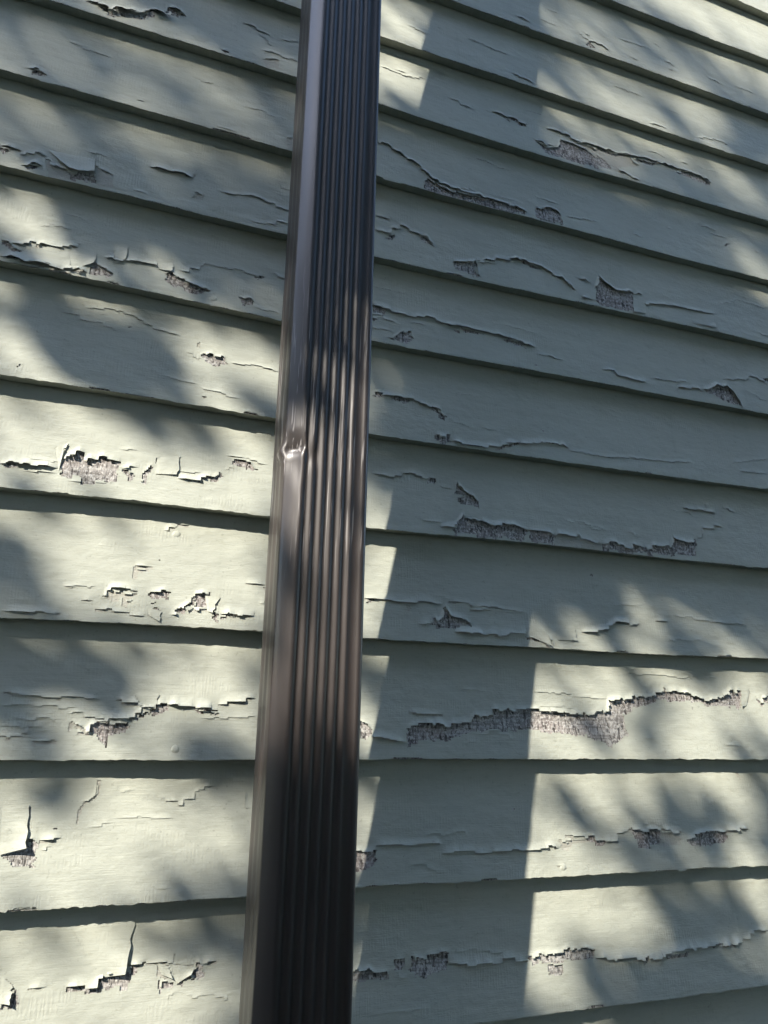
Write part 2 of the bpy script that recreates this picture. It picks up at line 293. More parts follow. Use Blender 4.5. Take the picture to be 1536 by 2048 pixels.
 (8,'W',[(281.4,34.0),(355.5,34.8),(357.6,42.6),(380.4,43.6),(381.5,50.1),(420.8,50.1),(441.3,50.5),(479.5,48.3),(500.7,46.7),(530.7,52.3),(531.5,62.3),(566.9,66.8),(610.7,72.7),(611.7,77.8),(635.3,76.0),(666.0,67.4),(695.7,69.9),(712.5,78.6),(731.3,81.5),(723.9,60.3),(689.4,61.0),(629.2,65.7),(593.2,63.2),(572.8,56.5),(548.5,47.0),(553.2,26.2),(528.3,12.8),(500.9,22.7),(473.2,26.8),(418.7,29.0),(372.7,28.4),(318.7,18.5),(282.4,15.7)],3),
 (8,'C',[(283.3,45.5),(319.9,44.7),(322.6,35.2)],1.2),
 (8,'C',[(555.9,92.3),(595.2,95.3),(634.5,92.0),(697.1,94.5)],0.6),
 (8,'Fr',[(729.5,81.4),(745.5,81.3),(737.7,64.0),(724.6,61.7)],5),
 (8,'W',[(752.9,72.6),(757.7,69.1),(772.6,73.8),(770.2,64.8),(753.9,66.4)],2),
 (8,'W',[(647.8,58.4),(653.8,57.9),(652.1,56.0)],0.6),
 (8,'C',[(340.1,15.1),(365.4,16.1)],0.5),
 (9,'C',[(-19.7,64.6),(-19.3,74.2),(-16.7,79.8),(-9.0,83.8),(-5.2,87.0),(-6.6,98.6)],0.8),
 (9,'C',[(11.5,87.6),(21.5,89.1),(26.0,94.9)],0.6),
 (9,'C',[(44.5,82.8),(57.1,79.1),(68.0,76.4),(76.1,86.4),(83.1,89.7),(92.1,91.3),(95.5,100.8)],0.9),
 (9,'C',[(98.9,99.1),(121.7,93.5),(125.0,74.2),(129.6,68.9)],0.8),
 (9,'Fl',[(-82.1,78.6),(-57.2,79.7),(-55.7,46.2),(-76.3,42.4)],8),
 (9,'W',[(-76.3,42.4),(-66.3,45.8),(-64.6,49.6),(-56.0,48.5),(-55.3,53.9),(-50.8,53.0),(-48.8,43.7),(-49.7,31.9),(-65.7,32.3),(-71.2,36.7),(-75.6,37.9)],3),
 (9,'C',[(-48.5,51.7),(-37.7,50.7),(-30.8,52.4)],2),
 (9,'C',[(-46.0,43.6),(-37.1,46.4)],0.8),
 (9,'W',[(-38.8,61.0),(-34.6,60.6),(-35.1,59.0),(-38.6,59.8)],1),
 (9,'W',[(-48.7,4.1),(-46.7,4.0),(-46.4,2.2),(-48.4,2.3)],0.8),
 (9,'C',[(8.7,67.2),(32.3,67.3),(60.2,64.1)],0.5),
 (9,'C',[(-11.9,61.3),(9.3,62.3)],0.5),
 (9,'C',[(48.0,10.2),(63.2,10.1)],0.5),
 (9,'W',[(229.4,32.7),(251.1,32.1),(250.9,19.5),(232.1,13.8),(229.4,14.4)],2),
 (9,'C',[(250.6,33.3),(272.1,33.5),(321.2,34.9)],1.8),
 (9,'C',[(320.7,24.9),(356.1,26.9),(394.0,25.2),(428.4,25.7),(457.3,28.7)],2),
 (9,'U',[(457.4,34.9),(472.4,34.3),(470.7,26.4),(457.2,27.4)],1.2),
 (9,'C',[(464.6,37.8),(472.8,37.0),(472.2,32.2),(492.4,32.5)],2),
 (9,'W',[(491.2,36.4),(514.1,35.6),(511.5,30.2),(492.8,30.4)],1.5),
 (9,'C',[(509.9,31.4),(526.2,32.4),(529.1,39.0),(545.8,40.6)],2),
 (9,'W',[(546.0,41.5),(549.9,42.8),(587.4,38.8),(584.5,23.7),(556.0,24.7),(553.2,34.3)],2.2),
 (9,'U',[(587.8,38.7),(615.0,36.4),(613.6,25.9),(584.9,23.6)],1.8),
 (9,'C',[(588.5,38.7),(616.8,35.8)],2),
 (9,'W',[(621.1,32.3),(638.2,35.3),(654.9,39.0),(682.0,37.3),(677.1,26.8),(639.2,22.1),(627.6,26.4)],2.5),
 (9,'C',[(680.7,36.7),(714.2,38.6)],2.5),
 (9,'W',[(403.6,65.9),(406.9,65.9),(406.0,63.5),(403.4,64.0)],0.6),
 (9,'C',[(377.3,55.5),(385.3,54.9)],0.8),
 (9,'C',[(280.5,19.8),(324.4,8.4)],0.4),
 (9,'C',[(451.9,12.4),(463.1,7.4)],1),
 (9,'U',[(709.3,97.6),(714.4,97.6),(712.7,90.8),(708.8,92.0)],1.5),
 (10,'Fl',[(-16.9,104.7),(31.8,106.4),(34.2,68.5),(9.9,66.2)],7),
 (10,'W',[(-13.5,58.5),(1.4,59.3),(10.4,59.3),(11.5,66.0),(30.3,67.9),(35.0,66.1),(35.1,55.4),(14.3,55.0),(-12.5,54.6)],3),
 (10,'C',[(33.9,66.6),(37.9,72.1),(47.9,72.8)],2.5),
 (10,'W',[(33.3,66.7),(37.1,71.5),(47.9,72.8),(42.9,70.7),(36.3,64.2)],2),
 (10,'C',[(48.0,72.1),(67.6,70.8),(71.7,77.7)],1.2),
 (10,'Fl',[(56.6,72.9),(67.3,70.5),(67.8,59.0),(58.1,62.4)],3.5),
 (10,'W',[(58.1,59.5),(72.4,58.3),(71.6,53.7),(58.6,53.9)],1.5),
 (10,'Fl',[(68.1,70.5),(89.4,69.1),(88.3,60.7),(74.2,57.0)],5),
 (10,'W',[(88.3,68.9),(92.3,68.6),(97.0,57.7),(91.6,55.5),(86.6,60.4)],3),
 (10,'W',[(73.5,56.7),(87.0,60.0),(88.8,58.7),(79.7,56.2),(78.8,53.1)],2),
 (10,'C',[(90.6,68.0),(101.7,68.6),(107.6,73.7)],2.4),
 (10,'C',[(-41.1,61.0),(-32.6,63.7),(-27.0,63.9)],2),
 (10,'Fl',[(-63.6,73.9),(-52.8,66.1),(-53.1,55.2),(-60.3,52.9)],7),
 (10,'W',[(-60.2,52.1),(-53.4,55.2),(-52.7,65.4),(-47.0,53.0),(-51.1,49.6),(-59.7,49.3)],2),
 (10,'W',[(231.0,52.8),(246.7,52.6),(254.3,48.7),(269.2,48.5),(266.3,42.8),(231.0,44.9)],2.5),
 (10,'W',[(272.1,55.0),(283.4,55.7),(281.4,46.0),(272.8,46.7)],2),
 (10,'W',[(289.1,58.2),(328.2,58.7),(327.4,43.3),(302.2,42.0),(288.7,45.4)],2.2),
 (10,'C',[(327.2,49.1),(346.4,49.2),(349.8,45.5),(373.4,46.0),(392.1,48.2),(414.6,47.7)],2.4),
 (10,'W',[(414.9,50.1),(436.6,49.7),(459.8,52.2),(483.3,52.5),(495.3,49.2),(492.7,42.7),(455.3,41.8),(419.9,43.3)],2.2),
 (10,'W',[(436.7,41.3),(454.1,40.4),(453.0,31.1),(436.6,32.4)],1),
 (10,'C',[(493.7,42.6),(522.2,38.0),(550.9,37.6),(575.2,37.1),(594.4,42.0),(628.2,41.9),(662.8,41.8),(687.3,42.1)],3.2),
 (10,'W',[(550.1,37.2),(558.2,38.3),(557.1,32.6),(551.3,33.5)],1.5),
 (10,'W',[(578.4,38.6),(612.8,40.5),(610.4,36.3),(582.2,35.8)],1.5),
 (10,'W',[(624.4,42.2),(662.7,41.3),(686.6,42.1),(664.2,39.6)],1.5),
 (10,'C',[(687.5,42.6),(704.8,50.8),(728.4,53.3)],1.3),
]
SUN_GAPS=[
 (0.3,[(-236,774),(149,951),(138,637),(-198,530)]),
 (0.4,[(-228,721),(-171,731),(27,701),(111,679),(89,650),(-91,671),(-222,686)]),
 (0.7,[(-195,507),(-139,506),(-74,481),(-45,446),(-82,425),(-182,424)]),
 (0.7,[(-44,483),(1,489),(21,450),(-36,454)]),
 (0.6,[(35,466),(125,449),(126,424),(49,432)]),
 (0.85,[(-47,419),(51,408),(136,395),(133,308),(64,311),(42,353),(6,387)]),
 (0.9,[(-177,391),(-134,368),(-109,316),(-163,306)]),
 (1,[(-169,287),(-57,298),(2,279),(44,252),(135,271),(133,194),(-154,195)]),
 (0.5,[(-57,298),(133,311),(135,271),(44,252),(2,279)]),
 (1,[(-83,187),(134,188),(131,81),(-48,82),(-82,123)]),
 (0.5,[(-112,184),(-83,187),(-82,123),(-48,82),(-81,80)]),
 (0.85,[(6,67),(135,66),(130,25),(43,7),(-4,37)]),
 (0.6,[(-116,-1),(131,14),(132,-41),(-110,-41)]),
 (0.95,[(-116,-49),(133,-55),(130,-85),(80,-109),(58,-152),(-99,-155)]),
 (0.5,[(80,-109),(130,-85),(130,-156),(58,-152)]),
 (0.95,[(-98,-162),(60,-168),(89,-207),(124,-227),(137,-284),(-90,-258)]),
 (0.6,[(208,410),(295,411),(283,323),(211,318)]),
 (1,[(208,253),(272,255),(274,68),(209,70)]),
 (0.95,[(209,70),(272,68),(270,-27),(207,-23)]),
 (0.8,[(208,-51),(271,-51),(267,-146),(207,-148)]),
 (0.35,[(207,-161),(267,-164),(269,-284),(212,-278)]),
 (1,[(392,68),(586,68),(554,35),(471,0),(390,9)]),
 (0.7,[(586,68),(795,67),(788,30),(553,24)]),
 (0.9,[(545,7),(788,30),(775,-48),(501,-44)]),
 (0.4,[(409,5),(545,7),(501,-44),(407,-42)]),
 (0.65,[(395,-52),(513,-57),(548,-115),(393,-101)]),
 (1,[(387,-115),(495,-128),(511,-168),(386,-161)]),
 (0.75,[(569,-100),(701,-125),(754,-170),(617,-163)]),
 (0.85,[(574,-47),(775,-48),(767,-93),(664,-72)]),
 (1,[(397,-164),(517,-173),(565,-209),(563,-233),(470,-231),(396,-198)]),
 (0.85,[(631,-164),(769,-173),(763,-207)]),
 (0.75,[(446,-224),(527,-272),(484,-285),(405,-265)]),
 (0.6,[(657,-230),(760,-222),(749,-282)]),
 (0.65,[(413,124),(471,114),(565,153),(675,130),(802,112),(797,83),(418,77)]),
 (0.9,[(191,953),(339,1020),(323,877),(301,776),(197,755)]),
 (0.8,[(476,956),(588,943),(712,888),(633,833),(464,869)]),
 (1,[(594,1157),(1068,1375),(1024,1131),(800,1118)]),
 (0.5,[(473,1080),(600,1107),(800,1118),(1024,1131),(952,986),(684,979),(468,962)]),
 (0.85,[(723,984),(851,961),(774,919)]),
 (0.9,[(774,693),(898,671),(884,590),(795,637)]),
 (0.45,[(628,882),(936,889),(916,777),(648,798)]),
 (0.6,[(477,812),(622,816),(619,780),(492,774)]),
]
NAILS=[(7,38.4,90.8),(8,55.3,9.1),(4,52.1,8.7),(9,458.2,8.5)]
# ---- end traced data

# ------------------------------------------------------------------ helpers
def link(o, parent=None):
    col.objects.link(o)
    if parent is not None: o.parent = parent
    return o

def mesh_np(name, V, F, mats, parent=None, smooth=True, matidx=None):
    """V (n,3) array, F list/array of quads (or tris)"""
    me = bpy.data.meshes.new(name)
    V = np.asarray(V, dtype=np.float32); F = np.asarray(F, dtype=np.int32)
    n = F.shape[1]
    me.vertices.add(len(V)); me.vertices.foreach_set('co', V.ravel())
    me.loops.add(F.size); me.loops.foreach_set('vertex_index', F.ravel())
    me.polygons.add(len(F))
    me.polygons.foreach_set('loop_start', np.arange(0, F.size, n, dtype=np.int32))
    me.polygons.foreach_set('loop_total', np.full(len(F), n, dtype=np.int32))
    if matidx is not None: me.polygons.foreach_set('material_index', np.asarray(matidx, dtype=np.int32))
    me.polygons.foreach_set('use_smooth', np.full(len(F), smooth))
    me.update(calc_edges=True); me.validate()
    for mt in mats: me.materials.append(mt)
    return link(bpy.data.objects.new(name, me), parent)

def empty(name, loc, label=None, cat=None):
    o = bpy.data.objects.new(name, None); o.empty_display_size = .05; o.location = loc
    link(o)
    if label: o['label'] = label; o['category'] = cat
    return o

# ------------------------------------------------------------------ materials
class NT:
    def __init__(s, name):
        s.m = bpy.data.materials.new(name); s.m.use_nodes = True; s.t = s.m.node_tree
        s.b = s.t.nodes['Principled BSDF']; s.co = s.t.nodes.new('ShaderNodeTexCoord').outputs['Object']
    def n(s, typ, **kw):
        o = s.t.nodes.new(typ)
        for k, v in kw.items(): setattr(o, k, v)
        return o
    def L(s, a, b): s.t.links.new(a, b)
    def mapv(s, scale, rot=(0, 0, 0), loc=(0, 0, 0)):
        o = s.n('ShaderNodeMapping'); s.L(s.co, o.inputs[0])
        o.inputs['Scale'].default_value = scale; o.inputs['Rotation'].default_value = rot; o.inputs['Location'].default_value = loc
        return o.outputs[0]
    def noise(s, vec, scale, detail=4, rough=.55, dist=0.0):
        o = s.n('ShaderNodeTexNoise'); s.L(vec, o.inputs['Vector'])
        o.inputs['Scale'].default_value = scale; o.inputs['Detail'].default_value = detail
        o.inputs['Roughness'].default_value = rough; o.inputs['Distortion'].default_value = dist
        return o.outputs[0]
    def ramp(s, f, pts):
        o = s.n('ShaderNodeValToRGB'); s.L(f, o.inputs[0]); e = o.color_ramp.elements
        while len(e) < len(pts): e.new(.5)
        for q, (x, c) in zip(e, pts): q.position = x; q.color = (c, c, c, 1) if not isinstance(c, tuple) else c+(1,)
        return o.outputs[0]
    def mix(s, f, a, b, mode='MIX'):
        o = s.n('ShaderNodeMix', data_type='RGBA', blend_type=mode)
        for i, v in ((0, f), (6, a), (7, b)):
            if isinstance(v, (int, float)): o.inputs[i].default_value = v
            elif isinstance(v, tuple): o.inputs[i].default_value = v+(1,)
            else: s.L(v, o.inputs[i])
        return o.outputs[2]
    def math(s, op, a, b=0.0):
        o = s.n('ShaderNodeMath', operation=op)
        for i, v in ((0, a), (1, b)):
            if isinstance(v, (int, float)): o.inputs[i].default_value = v
            else: s.L(v, o.inputs[i])
        return o.outputs[0]
    def bump(s, h, strength, dist, prev=None):
        o = s.n('ShaderNodeBump'); s.L(h, o.inputs['Height'])
        o.inputs['Strength'].default_value = strength; o.inputs['Distance'].default_value = dist
        if prev is not None: s.L(prev, o.inputs['Normal'])
        return o.outputs[0]

def paint_mat(name, tint, under=False):
    t = NT(name)
    big = t.noise(t.mapv((1, 1, 2.2)), 5, 3)
    streak = t.noise(t.mapv((3, 1, 45)), 6, 5, .6)
    speck = t.noise(t.mapv((1, 1, 1)), 260, 2, .6)
    dirt = t.noise(t.mapv((6, 1, 14)), 9, 6, .7)
    c = t.mix(t.ramp(big, [(.3, 0.0), (.7, 1.0)]), tuple(x*.93 for x in tint), tuple(min(1, x*1.05) for x in tint))
    c = t.mix(t.ramp(streak, [(.35, .16), (.6, 0.0)]), c, tuple(x*.72 for x in tint))
    c = t.mix(t.ramp(dirt, [(.54, 0.0), (.76, .42)]), c, (tint[0]*.66, tint[1]*.64, tint[2]*.58))
    drip = t.noise(t.mapv((55, 1, 3), loc=(1, 0, 5)), 1.0, 3, .6)
    c = t.mix(t.ramp(drip, [(.58, 0.0), (.74, .22)]), c, (tint[0]*.70, tint[1]*.71, tint[2]*.68))
    c = t.mix(t.ramp(speck, [(.66, 0.0), (.74, .35)]), c, (tint[0]*.45, tint[1]*.45, tint[2]*.42))
    t.L(c, t.b.inputs['Base Color'])
    t.b.inputs['Roughness'].default_value = .62 if not under else .78
    t.b.inputs['Specular IOR Level'].default_value = .35
    # relief: horizontal brush and grain lines, vertical ladder crackle in patches, pimples
    brush = t.noise(t.mapv((12, 1, 260)), 3.2, 4, .6)
    ladder = t.n('ShaderNodeTexWave', wave_type='BANDS', bands_direction='X'); t.L(t.mapv((1, 1, .12)), ladder.inputs['Vector'])
    ladder.inputs['Scale'].default_value = 95; ladder.inputs['Distortion'].default_value = 9; ladder.inputs['Detail'].default_value = 3; ladder.inputs['Detail Scale'].default_value = 1.4
    lm = t.ramp(t.noise(t.mapv((4, 1, 12), loc=(3.1, 0, 1.7)), 3.4, 3), [(.47, 0.0), (.66, 1.0)])
    lad = t.math('MULTIPLY', ladder.outputs['Fac'], lm)
    pim = t.noise(t.mapv((1, 1, 1.5)), 150, 3, .6)
    hsum = t.math('ADD', t.math('MULTIPLY', brush, .00020 if not under else .0003), t.math('MULTIPLY', lad, .00008))
    hsum = t.math('ADD', hsum, t.math('MULTIPLY', pim, .00034 if not under else .0008))
    hsum = t.math('ADD', hsum, t.math('MULTIPLY', t.noise(t.mapv((1, 1, 2)), 22, 2), .0014))
    b = t.bump(hsum, 1.0, 1.0)
    t.L(b, t.b.inputs['Normal'])
    return t.m

TINT = (0.466, 0.484, 0.412)
M_paint = paint_mat('sage_paint', TINT)
M_under = paint_mat('old_sage_paint', (0.445, 0.44, 0.38), under=True)

def wood_mat():
    t = NT('bare_weathered_wood')
    crack = t.noise(t.mapv((330, 1, 70)), 1.0, 4, .65, .4)
    grain = t.noise(t.mapv((14, 1, 420)), 1.0, 4, .6)
    patch = t.noise(t.mapv((1, 1, 2)), 16, 3)
    crumb = t.noise(t.mapv((1, 1, 1)), 330, 3, .6)
    c = t.mix(t.ramp(patch, [(.35, 0.0), (.62, 1.0)]), (.26, .245, .23), (.43, .385, .365))
    c = t.mix(t.ramp(t.noise(t.mapv((1, 1, 1), loc=(7, 3, 1)), 6, 2), [(.45, 0.0), (.6, .75)]), c, (.42, .425, .40))
    c = t.mix(t.ramp(t.noise(t.mapv((1, 1, 3), loc=(2, 5, 8)), 9, 4, .6), [(.53, 0.0), (.60, .55)]), c, (.54, .53, .50))
    c = t.mix(t.ramp(grain, [(.42, .6), (.60, 0.0)]), c, (.15, .135, .12))
    c = t.mix(t.ramp(crack, [(.40, .9), (.50, 0.0)]), c, (.05, .045, .042))
    c = t.mix(t.ramp(crumb, [(.52, 0.0), (.60, .8)]), c, (.58, .565, .53))
    t.L(c, t.b.inputs['Base Color']); t.b.inputs['Roughness'].default_value = .9
    b = t.bump(crack, .8, .0016); b = t.bump(crumb, .7, .0012, b)
    t.L(b, t.b.inputs['Normal'])
    return t.m
M_wood = wood_mat()

def pipe_mat():
    t = NT('dark_brown_enamel')
    film = t.noise(t.mapv((1, 1, .35)), 14, 5, .6)
    dust = t.noise(t.mapv((40, 40, 1.2)), 4, 4, .6)
    c = t.mix(t.ramp(film, [(.35, 0.0), (.7, 1.0)]), (.020, .0145, .0130), (.034, .0255, .023))
    c = t.mix(t.ramp(dust, [(.5, 0.0), (.8, .10)]), c, (.07, .062, .06))
    # scuffs: fine slanted scratches round the dent and down the right flank
    sep = t.n('ShaderNodeSeparateXYZ'); t.L(t.co, sep.inputs[0])
    scr = t.noise(t.mapv((700, 250, 12), rot=(0, R(-9), 0)), 1.0, 2, .5)
    g = t.n('ShaderNodeMapRange'); t.L(sep.outputs[2], g.inputs[0])
    for i, v in ((1, .10), (2, .17), (3, 0.0), (4, 1.0)): g.inputs[i].default_value = v
    g2 = t.n('ShaderNodeMapRange'); t.L(sep.outputs[2], g2.inputs[0])
    for i, v in ((1, .30), (2, .40), (3, 1.0), (4, 0.0)): g2.inputs[i].default_value = v
    zone = t.math('MULTIPLY', g.outputs[0], g2.outputs[0])
    scm = t.math('MULTIPLY', t.ramp(scr, [(.60, 0.0), (.66, .75)]), zone)
    c = t.mix(scm, c, (.30, .28, .275))
    t.L(c, t.b.inputs['Base Color'])
    r = t.ramp(film, [(.3, .40), (.7, .50)])
    t.L(r, t.b.inputs['Roughness'])
    t.b.inputs['Specular IOR Level'].default_value = .8
    t.b.inputs['Coat Weight'].default_value = .15; t.b.inputs['Coat Roughness'].default_value = .13; t.b.inputs['Coat IOR'].default_value = 1.55
    b = t.bump(t.noise(t.mapv((1, 1, .3)), 30, 3), .12, .002)
    t.L(b, t.b.inputs['Normal'])
    return t.m
M_pipe = pipe_mat()

def simple(name, c, rough=.8, var=.25, scale=12):
    t = NT(name); f = t.noise(t.mapv((1, 1, 1)), scale, 4)
    t.L(t.mix(t.ramp(f, [(.3, 0.0), (.7, 1.0)]), tuple(x*(1-var) for x in c), tuple(x*(1+var) for x in c)), t.b.inputs['Base Color'])
    t.b.inputs['Roughness'].default_value = rough
    return t.m

# ------------------------------------------------------------------ clapboard geometry
TH = 0.012                    # how far each lower edge stands proud of the board below
XL, XR = -3.0, 4.0
FX0, FX1, DX = -0.24, 1.02, 0.0016
rng = np.random.default_rng(11)
ZL = dict(LINE_Z)
for k in range(-5, -14, -1): ZL[k] = ZL[k+1] + .1155
for k in range(13, 22): ZL[k] = ZL[k-1] - .1155

xs = np.concatenate([np.arange(XL, FX0-.001, .06), np.arange(FX0, FX1, DX), np.arange(FX1, XR+.001, .06)])
NC = len(xs)-1

def zbot(k, x):
    x = np.asarray(x, float)
    z = np.full(x.shape, ZL[k])
    if k in LINE_OFF:
        o = LINE_OFF[k]; ax = np.array([a for a, b in o]); ay = np.array([b for a, b in o])/1000
        # smooth the surveyed points a little, fade away beyond them
        f = sum(np.interp(x+d, ax, ay) for d in (-.05, -.025, 0, .025, .05))/5
        fade = np.clip(1-np.maximum(ax[0]-x, x-ax[-1])/.8, 0, 1)
        z = z + f*fade
    return z

def noise1(x, wl, seed):
    r = np.random.default_rng(seed); g = r.normal(size=4000)
    q = (np.asarray(x)+5)/wl; i = np.floor(q).astype(int); f = q-i; f = f*f*(3-2*f)
    return g[i % 4000]*(1-f)+g[(i+1) % 4000]*f

def surf(k, x, h, off):
    """points on board k at distance x along, h above its lower edge, off metres proud of the wood"""
    zb = zbot(k, x)
    H = (zbot(k-1, x) if k-1 in ZL else zb+.1155) - zb
    hh = np.asarray(h)
    wob = .0004*noise1(x, .09, 50+k)*np.clip(1-hh/.09, 0, 1)
    y = TH*np.clip(hh, 0, None)/H - off + wob
    return np.stack([np.broadcast_to(x, y.shape), y, zb+hh], -1)

wall = empty('clapboard_wall', (0, 0, -1.5), 'sage green clapboard house wall with peeling paint behind the downspout', 'wall'); wall['kind'] = 'thing'
WINV = Matrix.Translation((0, 0, 1.5))
def place(o):            # world-space meshes under the wall's empty
    o.matrix_parent_inverse = WINV
    return o

def pip(poly, X, Y):
    inside = np.zeros(X.shape, bool); n = len(poly)
    for a in range(n):
        x1, y1 = poly[a]; x2, y2 = poly[(a+1) % n]
        if y1 == y2: continue
        c = ((y1 > Y) != (y2 > Y)) & (X < (x2-x1)*(Y-y1)/(y2-y1)+x1)
        inside ^= c
    return inside

def stepped(x0, x1, r, mul=1.0):
    """segment boundaries between x0 and x1 (metres)"""
    s = [x0]
    while s[-1] < x1: s.append(s[-1]+r.choice([.003, .004, .006, .009, .015])*r.uniform(.8, 1.3)*mul)
    s[-1] = x1+1e-4
    return s

def grid_faces(keep, lift, k, rows, off, name, mat, parent, edge_noise=None):
    """keep (NC,NR) bool; lift (NC,NR,4) at corners 00,10,11,01 -> mesh with torn seams where lifts differ"""
    ci, cj = np.nonzero(keep)
    cor = [(0, 0), (1, 0), (1, 1), (0, 1)]
    I = np.stack([ci+a for a, b in cor], 1); J = np.stack([cj+b for a, b in cor], 1)
    Lf = lift[ci, cj]
    key = (I.astype(np.int64)*1000+J)*100000+np.round(Lf*1e5*2).astype(np.int64)
    u, first, inv = np.unique(key.ravel(), return_index=True, return_inverse=True)
    vi, vj, vl = I.ravel()[first], J.ravel()[first], Lf.ravel()[first]
    x = xs[vi]; h = rows[vj].copy()
    if edge_noise is not None: h = h + np.where(vj == 0, edge_noise[vi], 0)
    # lifted paint also shrinks slightly upwards
    h = h + vl*.25
    P = surf(k, x, h, off+vl)
    return mesh_np(name, P, inv.reshape(-1, 4), [mat], parent)

def flake_mesh(k, pts, kind, curl, parent, r):
    (a, b, c, d) = [np.array(q)/1000 for q in pts]      # TL TR BR BL
    n = 9
    P = []
    jag = r.normal(0, .0007, n)
    b = b+r.normal(0, .0012, 2); c = c+r.normal(0, .0016, 2); d = d+r.normal(0, .0012, 2)
    for i in range(n):
        for j in range(n):
            s, t = j/(n-1), i/(n-1)                      # s across, t down
            q = (a*(1-s)+b*s)*(1-t)+(d*(1-s)+c*s)*t
            e = {'Ft': t, 'Fl': s, 'Fr': 1-s}[kind]
            if kind == 'Ft': q = q+np.array([0, jag[j]*t])
            else: q = q+np.array([jag[i]*e, 0])
            if kind != 'Ft': e *= .3+.7*t
            l = .42*curl/1000*e**1.8*(1+.25*math.sin(5*(s if kind == 'Ft' else t)+k))+.0006*min(1, e/.12)-.0003
            P.append((q[0], q[1]+(l*.3 if kind == 'Ft' else 0), l))
    P = np.array(P)
    V = surf(k, P[:, 0], P[:, 1], .0009+P[:, 2])
    F = [(i*n+j, i*n+j+1, (i+1)*n+j+1, (i+1)*n+j) for i in range(n-1) for j in range(n-1)]
    F = np.array(F)[:, ::-1]
    o = mesh_np('paint_flake', V, F, [M_paint], parent)
    return o

